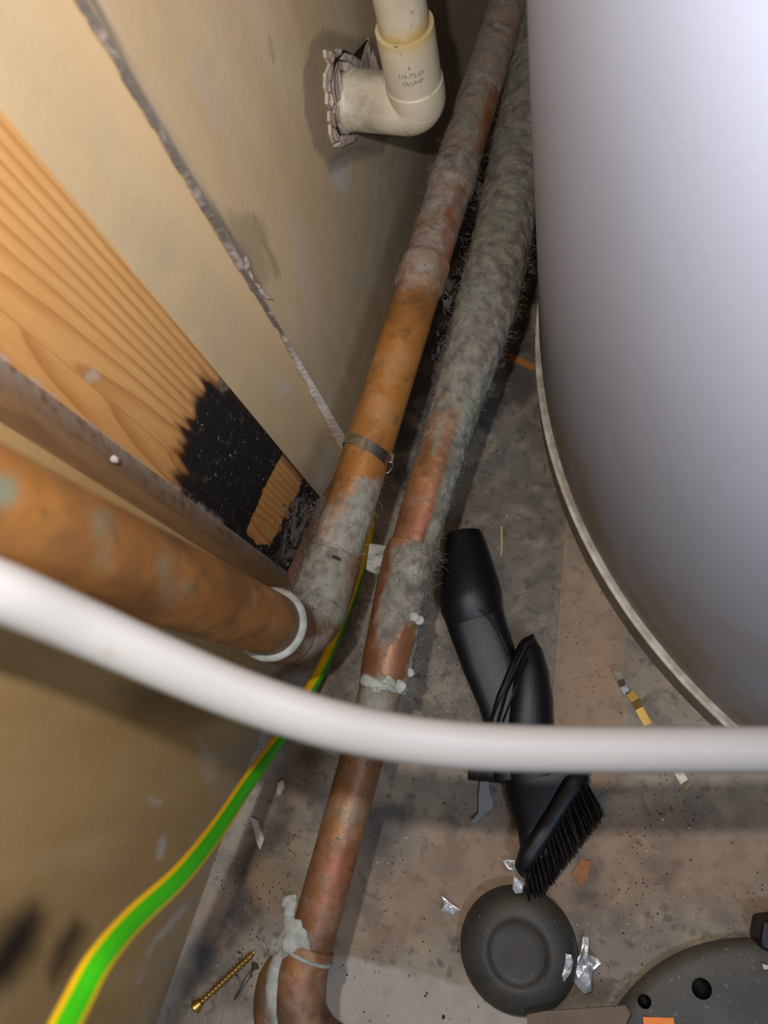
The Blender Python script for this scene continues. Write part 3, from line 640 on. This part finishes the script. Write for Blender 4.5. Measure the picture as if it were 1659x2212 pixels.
tri = [Q(a, b, 0.0095) for a, b in ((618, 1955), (630, 1975), (648, 2010), (662, 2035), (664, 2060), (640, 2068), (605, 2060), (592, 2045), (606, 2000))]
pts = [Q(617, 1950, 0.0091), Q(632, 1942, 0.0083), Q(625, 1965, 0.0099), Q(622, 1985, 0.0099), Q(628, 2003, 0.0111), Q(618, 2015, 0.0091), Q(636, 2020, 0.0111), Q(628, 2038, 0.0111), Q(648, 2040, 0.0111), Q(606, 2050, 0.0059), Q(612, 2035, 0.0075), Q(640, 2056, 0.0111), Q(594, 2040, 0.0012), Q(655, 2060, 0.0095), Q(625, 2056, 0.0099), Q(595, 2056, 0.0020), Q(640, 2072, 0.0115)]
pts += [(pts[i]+pts[i+1])/2 for i in range(0, 15)]+[P(a, b, H2+(h_-.0185)*.79) for a, b, h_ in ((650, 2020, .033), (655, 2045, .0325), (640, 2000, .0325), (660, 2060, .0325), (612, 2062, .029), (645, 2065, .0335), (622, 2046, .0335))]
fuse(lump([p-np.array([0, 0, .001]) for p in pts], [.79*q_ for q_ in [.0034, .0028, .0034, .0036, .0044, .0040, .0050, .0060, .0055, .0050, .0050, .0050, .0036, .0042, .0060, .0045, .0030]+[.0036]*3+[.0045]*9+[.003]*3+[.004]*7], 14, .40).build('solder_blob', M_solder, p2))
rc = Q(671, 2040, -0.0008)
d_ = nrm(Q(671, 2040, -0.0008)-Q(655, 2085, 0.0000)); cc_ = Q(663, 2062, -0.0004)
v, f, _, _ = tube([cc_-d_*.0010, cc_-d_*.0005, cc_+d_*.0005, cc_+d_*.0010], [0.0126, 0.0136, 0.0136, 0.0125], 56); mesh('socket_lip', v, f, M_solder, p2)
# pale bracket tab under the pipe
o = mesh('bracket_tab', *prism([Q(a, b_, -.004) for a, b_ in ((797, 1172), (822, 1176), (843, 1180), (890, 1188), (880, 1245), (846, 1238), (812, 1240), (789, 1230))], (0, 0, -.004)), M_block, p2, smooth=False)
md = o.modifiers.new('b', 'BEVEL'); md.width = .001; md.segments = 2; o['label'] = 'pale grey bracket tab'

# ================================================================== PVC OUTLET
hV = None
r_ = ray(868, 0)
ax = P(906, 240, .2145); AX, AY = ax[0], ax[1]
pv = empty('plastic_pipe', (AX, AY, .2145), 'cream plastic pipe with elbow coming out of the broken plaster', 'pipe')
V, Fc, U, A = tube([(AX, AY, z) for z in np.linspace(.60, .262, 60)], .0123, 56); x, y = PIX(V)
mesh('upright', V, Fc, M_pvc, pv, attrs=dict(glue=sstep(.272, .2685, V[:, 2]+.004*(fbm(V, 120, 2)-.5)), dirt=0*y+.15))
V, Fc, U, A = tube([(AX, AY, z) for z in (.2640, .2650, .2648, .2600, .250, .2330)], [.0124, .0132, .0143, .0145, .0145, .0145], 64); x, y = PIX(V)
mesh('socket', V, Fc, M_pvc, pv, attrs=dict(glue=sstep(.258, .263, V[:, 2])*.8, dirt=0*y+.1), auto=50)
zc = .2185
ep = [(AX, AY, .2345), (AX, AY, .2290)]
for k in range(1, 10):
    t = k/10*math.pi/2; ep.append((AX-.007*(1-math.cos(t)), AY, zc+.007-.007*math.sin(t)+.0))
ep += [(AX-.012, AY, zc), (AX-.02, AY, zc), (AX-.03, AY, zc), (-.1725, AY, zc)]
ppe = spline(ep, 80); rr = np.interp(np.arange(80), [0, 5, 30, 50, 79], [.0150, .0154, .0156, .0156, .0154])
V, Fc, U, A = tube(ppe, rr, 64, up=(0, 1, 0)); x, y = PIX(V)
mesh('elbow', V, Fc, M_pvc, pv, attrs=dict(glue=0*y, dirt=sstep(AX-.004, AX-.025, V[:, 0])*.9))
v, f, _, _ = tube([(-.1745, AY, zc), (-.170, AY, zc), (-.1695, AY, zc)], [.0158, .0158, .0150], 56, up=(0, 1, 0)); mesh('end_ring', v, f, M_pvc, pv, attrs=dict(glue=[0]*len(v), dirt=[.6]*len(v)))
# printed size mark on the socket (worn)
def stamp(txt, z, ang, size):
    cu = bpy.data.curves.new('stamp', 'FONT'); cu.body = txt; cu.size = size; cu.align_x = 'CENTER'
    to = bpy.data.objects.new('stamp', cu); COL.objects.link(to); dg = bpy.context.evaluated_depsgraph_get(); me = bpy.data.meshes.new_from_object(to.evaluated_get(dg))
    bpy.data.objects.remove(to); R_ = .01458; vs = [v.co.copy() for v in me.vertices]; fs = [tuple(p.vertices) for p in me.polygons]
    out = []
    for v in vs:
        a = ang+v.x/R_; out.append((AX+R_*math.cos(a), AY+R_*math.sin(a), z+v.y))
    return mesh('print', out, fs, M_ink, pv, smooth=False)

# facing direction of the stamp: towards the camera
fa = math.atan2(-AY, -AX)
stamp('1/4-75-01', .2480, fa-.05, .0036); stamp('GLUNP', .2440, fa-.05, .0034); stamp('4', .2525, fa-.1, .0032)

# ================================================================== NOZZLE
nz = empty('vacuum_nozzle', P(1060, 1400, 0), 'black vacuum cleaner nozzle with brush head lying beside the floor pipe', 'vacuum nozzle')
def secpx(px, py, z, wpx, hh, n, ang):
    """section across the tool; ang = direction of the tool axis in the picture, degrees"""
    c = P(px, py, z); d = math.radians(ang); qx, qy = -math.sin(d), math.cos(d)
    a = P(px+qx*wpx/2, py+qy*wpx/2, z); b = P(px-qx*wpx/2, py-qy*wpx/2, z)
    return (c, (b-a)/2, np.array([0, 0, hh]), n)
v, f = loft([secpx(1001, 1158, .021, 66, .0105, 2, 82), secpx(1001, 1153, .021, 78, .0125, 2, 82), secpx(1004, 1180, .021, 92, .0138, 2, 82), secpx(1010, 1240, .021, 118, .0172, 2, 80),
              secpx(1015, 1285, .021, 134, .0195, 2.1, 78), secpx(1018, 1310, .0205, 134, .0195, 2.3, 76), secpx(1028, 1345, .019, 118, .017, 2.6, 74)]); o = mesh('collar', v, f, M_black, nz, auto=60)
v, f = loft([secpx(1020, 1318, .018, 128, .0172, 3, 74), secpx(1036, 1370, .017, 122, .0168, 4, 71), secpx(1060, 1440, .016, 118, .0155, 4.5, 71), secpx(1085, 1515, .015, 104, .0145, 4.5, 71), secpx(1108, 1600, .0145, 100, .014, 4, 76), secpx(1118, 1680, .0135, 104, .0130, 4, 78)]); mesh('body', v, f, M_black, nz, auto=50)
arch = [P(a, b, h_) for a, b, h_ in ((985, 1318, .0345), (1015, 1312, .0365), (1042, 1322, .0365), (1068, 1350, .035), (1086, 1382, .033), (1098, 1415, .031))]
v, f, _, _ = tube(spline(arch, 30), .0009, 8); mesh('ridge', v, f, M_black, nz)
v, f = loft([secpx(1140, 1376, .024, 30, .004, 3, 65), secpx(1135, 1392, .024, 44, .008, 3, 65), secpx(1112, 1440, .024, 34, .010, 3.5, 65), secpx(1086, 1500, .024, 30, .010, 3.5, 67), secpx(1066, 1570, .024, 28, .009, 3.5, 70)]); mesh('hinge_strip', v, f, M_black, nz, auto=50)
for (a, b, c, d) in ((1128, 1400, 1060, 1560), (1140, 1420, 1085, 1560)):
    v, f, _, _ = tube([P(a, b, .0345), P(c, d, .0335)], .0006, 8); mesh('seam_rib', v, f, M_black, nz)
v, f = loft([secpx(1138, 1388, .019, 40, .008, 2.2, 72), secpx(1140, 1410, .018, 62, .0125, 2.2, 74), secpx(1142, 1460, .0175, 84, .016, 2.3, 78), secpx(1142, 1520, .0170, 102, .0165, 2.4, 82), secpx(1140, 1590, .0165, 112, .016, 2.6, 84), secpx(1150, 1680, .015, 120, .0145, 2.6, 80)]); mesh('cover', v, f, M_black, nz, auto=60)
v, f = loft([secpx(1012, 1668, .012, 34, .006, 3, 2), secpx(1060, 1670, .013, 38, .0085, 3, 2), secpx(1160, 1676, .014, 44, .010, 3, 2), secpx(1270, 1680, .014, 40, .009, 3, 2)]); mesh('cross_bar', v, f, M_black, nz, auto=50)
v, f = loft([secpx(1180, 1672, .015, 190, .0125, 3, 88), secpx(1172, 1740, .016, 140, .012, 3, 86), secpx(1166, 1790, .016, 98, .0115, 3, 82), secpx(1160, 1850, .016, 66, .010, 3, 78)]); mesh('neck', v, f, M_black, nz, auto=50)
v, f = loft([secpx(1124, 1888, .022, 10, .003, 2.4, -58), secpx(1126, 1878, .022, 36, .0075, 2.4, -58), secpx(1142, 1846, .022, 48, .0095, 2.6, -58), secpx(1172, 1800, .022, 50, .0095, 2.6, -56), secpx(1206, 1745, .022, 52, .0095, 2.6, -58),
              secpx(1236, 1698, .022, 56, .0095, 2.6, -58), secpx(1254, 1672, .022, 46, .008, 2.4, -58), secpx(1262, 1662, .022, 12, .003, 2.4, -58)]); mesh('brush_head', v, f, M_black, nz, auto=60)
mb = MB(); Rb = np.random.default_rng(12)
roots0, roots1 = np.array([1132, 1884.]), np.array([1268, 1690.]); tips0, tips1 = np.array([1146, 1962.]), np.array([1302, 1762.])
def bristle(t, j, rj, z0=.020, z1=.006, w=.00035):
    a = roots0+(roots1-roots0)*t; b = tips0+(tips1-tips0)*t+Rb.normal(size=2)*rj
    p0 = P(*a, z0-.003*j); p3 = P(*b, max(.0012, z1-.002*j)); pm = (p0+p3)/2+np.array([0, 0, .0015])
    v, f, _, _ = tube([p0, pm, p3], [w, w, w*.4], 4); mb.add(v, f)
for k in range(900): bristle(Rb.random(), Rb.integers(0, 4), 4, .024, .010)
o = mb.build('bristle', M_bristle, nz, smooth=False); o['kind'] = 'stuff'
mb = MB()
for k in range(17): bristle(k/17+Rb.normal()*.006, -1, 3, .027, .013, .0011)
o = mb.build('bristle_tuft', M_bristle, nz, smooth=False); o['kind'] = 'stuff'

# ================================================================== BLACK RUBBER CUP
cc_ = P(1119, 2052, .012); rc_ = empty('rubber_cup', (cc_[0], cc_[1], 0), 'round black rubber cup with dished top under the brush bristles', 'rubber cup')
k = .0372/.0385
prof = [(.0345, .0006), (.0372, .003), (.0380, .008), (.0372, .0125), (.0350, .0165), (.0315, .0195), (.0275, .0212), (.0240, .0222), (.0215, .0226), (.0195, .0222), (.0180, .0210), (.0165, .0202), (.0120, .0200), (.006, .0199), (.0002, .0199)]
v, f = lathe([(r*.985, z) for r, z in prof], (cc_[0], cc_[1], 0), 96); v[:, :2] = (v[:, :2]-np.array(cc_[:2]))*.94+np.array(cc_[:2]); fixn(mesh('cup_body', v, f, M_rubber, rc_))
# ================================================================== BLACK BASE
bs = empty('round_stand', (.173, -.162, 0), 'dark round plastic stand with orange sticker in the bottom right corner', 'stand')
prof = [(.1035, .0008), (.1042, .004), (.1035, .009), (.1015, .0125), (.0985, .0145), (.0945, .0152), (.0900, .0165), (.0880, .0172), (.0860, .0172), (.02, .0172), (.0005, .0172)]
v, f = lathe(prof, (.173, -.162, 0), 160); fixn(mesh('disc', v, f, M_base, bs))
hc = P(1516, 2136, .0172)
v, f = lathe([(.0002, -.004), (.0040, -.004), (.0047, .0004), (.0052, .0005), (.0052, .0002)], hc, 40)
hm = M('hole_black', .5); hm.color('020202'); hm.b.inputs['Specular IOR Level'].default_value = .1  # dark inside of the holes painted as flat black discs
v, f = lathe([(.0002, .0002), (.0053, .0003), (.0054, .0001)], hc, 40); fixn(mesh('screw_recess', v, f, hm.m, bs))
hc = P(1392, 2163, .0150); v, f = lathe([(.0002, .0008), (.0036, .0008), (.0037, .0004)], hc, 30); fixn(mesh('screw_recess', v, f, hm.m, bs))
o = mesh('sticker', *prism([P(a, b, .0176) for a, b in ((1389, 2197), (1455, 2199), (1460, 2245), (1392, 2245))], (0, 0, -.0005)), M_orange, bs, smooth=False); o['label'] = 'bright orange sticker'
v, f = prism([P(a, b, .024) for a, b in ((1648, 1990), (1720, 1980), (1720, 2070), (1645, 2052), (1642, 2030))], (0, 0, -.0235)); o = mesh('lug', v, f, M_black, bs, smooth=False); md = o.modifiers.new('b', 'BEVEL'); md.width = .002; md.segments = 3

# ================================================================== FOREGROUND HOSE
hp = [(1820, 1620, .222), (1659, 1619, .222), (1480, 1619, .222), (1300, 1619, .221), (1150, 1617, .219), (1000, 1610, .216), (850, 1592, .212), (700, 1560, .206), (525, 1503, .199), (350, 1430, .189), (175, 1352, .177), (0, 1277, .162), (-160, 1222, .152)]
hpw = spline([PD(*q) for q in hp], 200)
hpw = np.vstack([hpw[:1]+np.array([[.10, -.03, .05]]), hpw, hpw[-1:]+np.array([[-.012, -.016, .02], [-.02, -.05, .05]])])
V, Fc, U, A = tube(hpw, .0068, 48)
o = mesh('white_pipe', V, Fc, M_white); tag(o, 'glossy white plastic pipe sweeping across the foreground', 'pipe')
# ================================================================== EARTH WIRE
wp = [(812, 1090, .573), (806, 1110, .568), (794, 1180, .560), (775, 1241, .552), (752, 1306, .543), (730, 1362, .530), (706, 1420, .515), (672, 1485, .490), (600, 1600, .425), (536, 1690, .370), (470, 1790, .315), (392, 1888, .265), (290, 1985, .226), (215, 2075, .200), (163, 2170, .185), (120, 2260, .172), (90, 2340, .162)]
wpw = spline([PD(*q) for q in wp], 260)
wr = np.interp(np.arange(260), [0, 12, 259], [.0034, .0040, .0040])
V, Fc, U, A = tube(wpw, wr, 72, view=True)
ad = np.degrees(A); ad = np.where(ad > 270, ad-360, ad)
sh = np.interp(U, [0, 60, 100, 118, 135, 160, 259], [72, 70, 60, 44, 14, 0, -4])
left = 1-sstep(-3, 3, ad-(58+sh)); right = sstep(-3, 3, ad-(140+sh*2))
o = mesh('earth_wire', V, Fc, M_cable, attrs=dict(yellow=np.clip(left+right, 0, 1))); tag(o, 'green and yellow striped earth wire curving down to lower left', 'wire')

# ================================================================== SMALL THINGS
def screw(a, b, z, r, rh, head, mat, name, label, threads, cat='screw', head_len=.005):
    p0, p1_ = P(*a, z), P(*b, z*.5); d = nrm(p1_-p0); L = np.linalg.norm(p1_-p0)
    root = empty(name, p0, label, cat)
    if threads:
        n = 260; s_ = np.linspace(0, 1, n); path = [p0+d*L*t for t in s_]
        V, Fc, U, A = tube(path, 1, 14); ph = (s_[U]*threads*2*math.pi+A); rr = r*(.72+.34*(np.cos(ph)*.5+.5)**2)*np.where(s_[U] > .9, (1-s_[U])/.1, 1)*np.where(s_[U] < .22, .8, 1)+.00005
        C_ = np.repeat(np.array(path), 14, 0); V = C_+(V-C_)*rr[:, None]
        mesh('shank', V, Fc, mat, root)
    else:
        V, Fc, _, _ = tube([p0, p0+d*L*.85, p1_], [r, r, .0001], 14); mesh('shank', V, Fc, mat, root)
    V, Fc, _, _ = tube([p0-d*head_len, p0-d*head_len*.7, p0, p0+d*.001], [rh*.7, rh, r*1.1, r], 24); mesh('screw_head', V, Fc, mat, root, auto=40)
screw((432, 2166), (553, 2053), .0030, .0024, .0042, 1, M_brass, 'wood_screw', 'long brass coloured wood screw lying near lower left wall', 17)
screw((547, 2092), (505, 2162), .0024, .0010, .0031, 1, M_dsteel, 'nail', 'short dark nail with round head beside the brass screw', 0, 'nail', .003)
def bit(name, pts, z, th, mat, label, cat, tilt=(0, 0, 0), group=None, crumple=0, bend=None):
    top = [P(a, b, z) for a, b in pts]
    if crumple:
        c = np.mean(top, 0); n = len(top); R_ = np.random.default_rng(int(pts[0][0])); V = [c+np.array([0, 0, crumple])]
        rings = [(.35, crumple), (.7, crumple), (1.0, crumple*.5)]
        for s_, cr in rings:
            for j in range(n):
                V.append(c+(top[j]-c)*s_+np.array([0, 0, R_.uniform(0, cr*2)]))
        Fc = [(0, 1+i, 1+(i+1) % n) for i in range(n)]+[(1+k*n+i, 1+(k+1)*n+i, 1+(k+1)*n+(i+1) % n, 1+k*n+(i+1) % n) for k in (0, 1) for i in range(n)]
        o = mesh(name, V, Fc, mat, smooth=False); md = o.modifiers.new('s', 'SOLIDIFY'); md.thickness = th
    else: o = mesh(name, *prism(top, (0, 0, -th)), mat, smooth=False)
    return tag(o, label, cat, group)
bit('foil_scrap', [(1260, 2022), (1272, 2024), (1272, 2062), (1290, 2070), (1298, 2080), (1284, 2092), (1278, 2098), (1277, 2140), (1262, 2145), (1240, 2120), (1238, 2084), (1255, 2060)], .0065, .0003, M_foil, 'large torn silver foil scrap right of the black rubber cup', 'foil', crumple=.0022)
bit('foil_scrap', [(1222, 2060), (1234, 2062), (1238, 2078), (1232, 2100), (1218, 2120), (1214, 2105), (1220, 2080)], .021, .0003, M_foil, 'small silver foil flake on the right edge of the rubber cup', 'foil', crumple=.001)
bit('foil_scrap', [(955, 1935), (968, 1945), (978, 1955), (996, 1966), (985, 1970), (972, 1975), (953, 1966), (960, 1952)], .0025, .0003, M_foil, 'crumpled silver foil scrap on floor left of the rubber cup', 'foil', crumple=.0012)
bit('foil_scrap', [(1084, 1858), (1100, 1855), (1112, 1858), (1112, 1885), (1098, 1876)], .004, .0003, M_foil, 'bright foil tab sticking out left of the brush head', 'foil', crumple=.0008)
bit('foil_scrap', [(1110, 1892), (1120, 1900), (1132, 1908), (1128, 1928), (1114, 1930), (1107, 1918)], .0242, .0003, M_foil, 'bright foil tip between brush head and rubber cup', 'foil', crumple=.0008)
def strip(name, pts, z, wpx, mat, label, cat, group=None):
    """bent metal strip: centre line in pixels, heights"""
    mb = MB(); L_ = []; R__ = []
    for i, (a, b, h_) in enumerate(pts):
        j = min(i+1, len(pts)-1); k = max(i-1, 0); d = nrm(np.array([pts[j][0]-pts[k][0], pts[j][1]-pts[k][1]])); q_ = np.array([-d[1], d[0]])*wpx/2
        L_.append(P(a-q_[0], b-q_[1], h_)); R__.append(P(a+q_[0], b+q_[1], h_))
    n = len(pts); V = L_+R__; o = mesh(name, V, [(i, i+1, n+i+1, n+i) for i in range(n-1)], mat, smooth=False); md = o.modifiers.new('s', 'SOLIDIFY'); md.thickness = .0006
    return tag(o, label, cat, group)
strip('metal_strip', [(1328, 1440, .004), (1340, 1468, .005), (1345, 1482, .0025), (1356, 1500, .0015)], 0, 15, M_steel, 'short bright bent metal strip near the tank rim, upper one', 'metal strip')
strip('metal_strip', [(1360, 1496, .004), (1372, 1512, .005), (1380, 1530, .002), (1400, 1566, .002)], 0, 18, M_brass, 'dull brassy metal strip end just above the white pipe', 'metal strip')
strip('metal_strip', [(1464, 1664, .002), (1478, 1690, .003), (1488, 1702, .0045)], 0, 19, M_steel, 'short metal strip on floor below the white pipe', 'metal strip')
bit('putty_lump', [(1038, 1688), (1056, 1686), (1058, 1712), (1066, 1730), (1062, 1750), (1048, 1755), (1038, 1770), (1024, 1780), (1018, 1774), (1034, 1756), (1034, 1715)], .004, .0035, M_putty, 'smooth grey putty drip below the black cross bar', 'putty')
bit('rust_flake', [(1233, 1890), (1245, 1872), (1256, 1852), (1266, 1860), (1277, 1858), (1272, 1880), (1270, 1897), (1262, 1902), (1259, 1914), (1250, 1910), (1248, 1900)], .0012, .001, M_rust, 'flat orange brown flake on the floor right of the bristles', 'flake')
bit('wood_sliver', [(1096, 768), (1102, 762), (1152, 786), (1156, 796), (1146, 799), (1104, 778)], .0018, .0016, M_sliver, 'orange wood sliver on floor beside the floor pipe', 'sliver')
bit('straw_sliver', [(1081, 1136), (1085, 1137), (1086, 1170), (1084, 1200), (1081, 1200), (1082, 1168)], .0012, .001, M_straw, 'thin pale straw sliver on the floor above the nozzle', 'sliver')
bit('plaster_flake', [(600, 1692), (611, 1684), (614, 1700), (605, 1718), (596, 1716)], .004, .003, M_flake, 'small pink plaster flake on floor below the earth wire', 'plaster flake')
bit('plaster_flake', [(540, 1765), (556, 1772), (563, 1795), (570, 1812), (562, 1836), (553, 1818), (550, 1795)], .003, .0022, M_flake, 'long pale plaster flake on floor right of the earth wire', 'plaster flake')
bit('plaster_flake', [(1646, 2082), (1660, 2086), (1662, 2094), (1650, 2094)], .0185, .001, M_flake, 'tiny white flake lying on the dark plastic base', 'plaster flake')
bit('cardboard_scrap', [(1138, 2192), (1180, 2184), (1240, 2180), (1300, 2176), (1350, 2172), (1362, 2190), (1340, 2240), (1140, 2245)], .0262, .0015, M_card, 'brown cardboard scrap between rubber cup and plastic base', 'cardboard')
# white pellet stuck to the batten
pc = PW(248, 992, -.1915); o = lump([pc], [.0016], 5, 1.6).build('plaster_pellet', M_flake); tag(o, 'small pale plaster pellet stuck on the brown batten', 'plaster flake')
for (a, b, h_, lab) in ((727, 1204, .1655, 'short black crumb lying on the dusty pipe elbow'),):
    c = P(a, b, h_); o = mesh('soot_crumb', *prism([c+np.array(q) for q in ((-.0022, -.0007, .0008), (.0022, -.0014, .0008), (.0024, .0000, .0008), (-.002, .0008, .0008))], (0, 0, -.001)), M_soot, smooth=False); tag(o, lab, 'crumb')
# tiny crumbs over the floor, pipes
mb = MB(); Rd = np.random.default_rng(77); mc = MB()
for k in range(260):
    a, b = Rd.uniform(420, 1659), Rd.uniform(1640, 2212) if k % 3 else Rd.uniform(700, 1640)
    p = P(a, b, .001)
    if p[0] < -.183 or np.hypot(p[0]-TC[0], p[1]-TC[1]) < TR+.004: continue
    if abs(p[0]+.112) < .025 or np.hypot(p[0]-.173, p[1]+.162) < .106: continue
    s_ = Rd.uniform(.00025, .0007)*(2.2 if k % 17 == 0 else 1)
    q = [p+np.array([s_*math.cos(t)*Rd.uniform(.5, 1.3), s_*math.sin(t)*Rd.uniform(.5, 1.3), 0]) for t in np.linspace(0, 5, 5)]
    (mb if k % 2 else mc).add(*prism(q, (0, 0, -.001)))
o = mb.build('dark_crumbs', M_soot, smooth=False); tag(o, 'tiny dark crumbs scattered over the dusty floor', 'debris', kind='stuff')
o = mc.build('pale_crumbs', M_flake, smooth=False); tag(o, 'tiny pale crumbs scattered over the dusty floor', 'debris', kind='stuff')
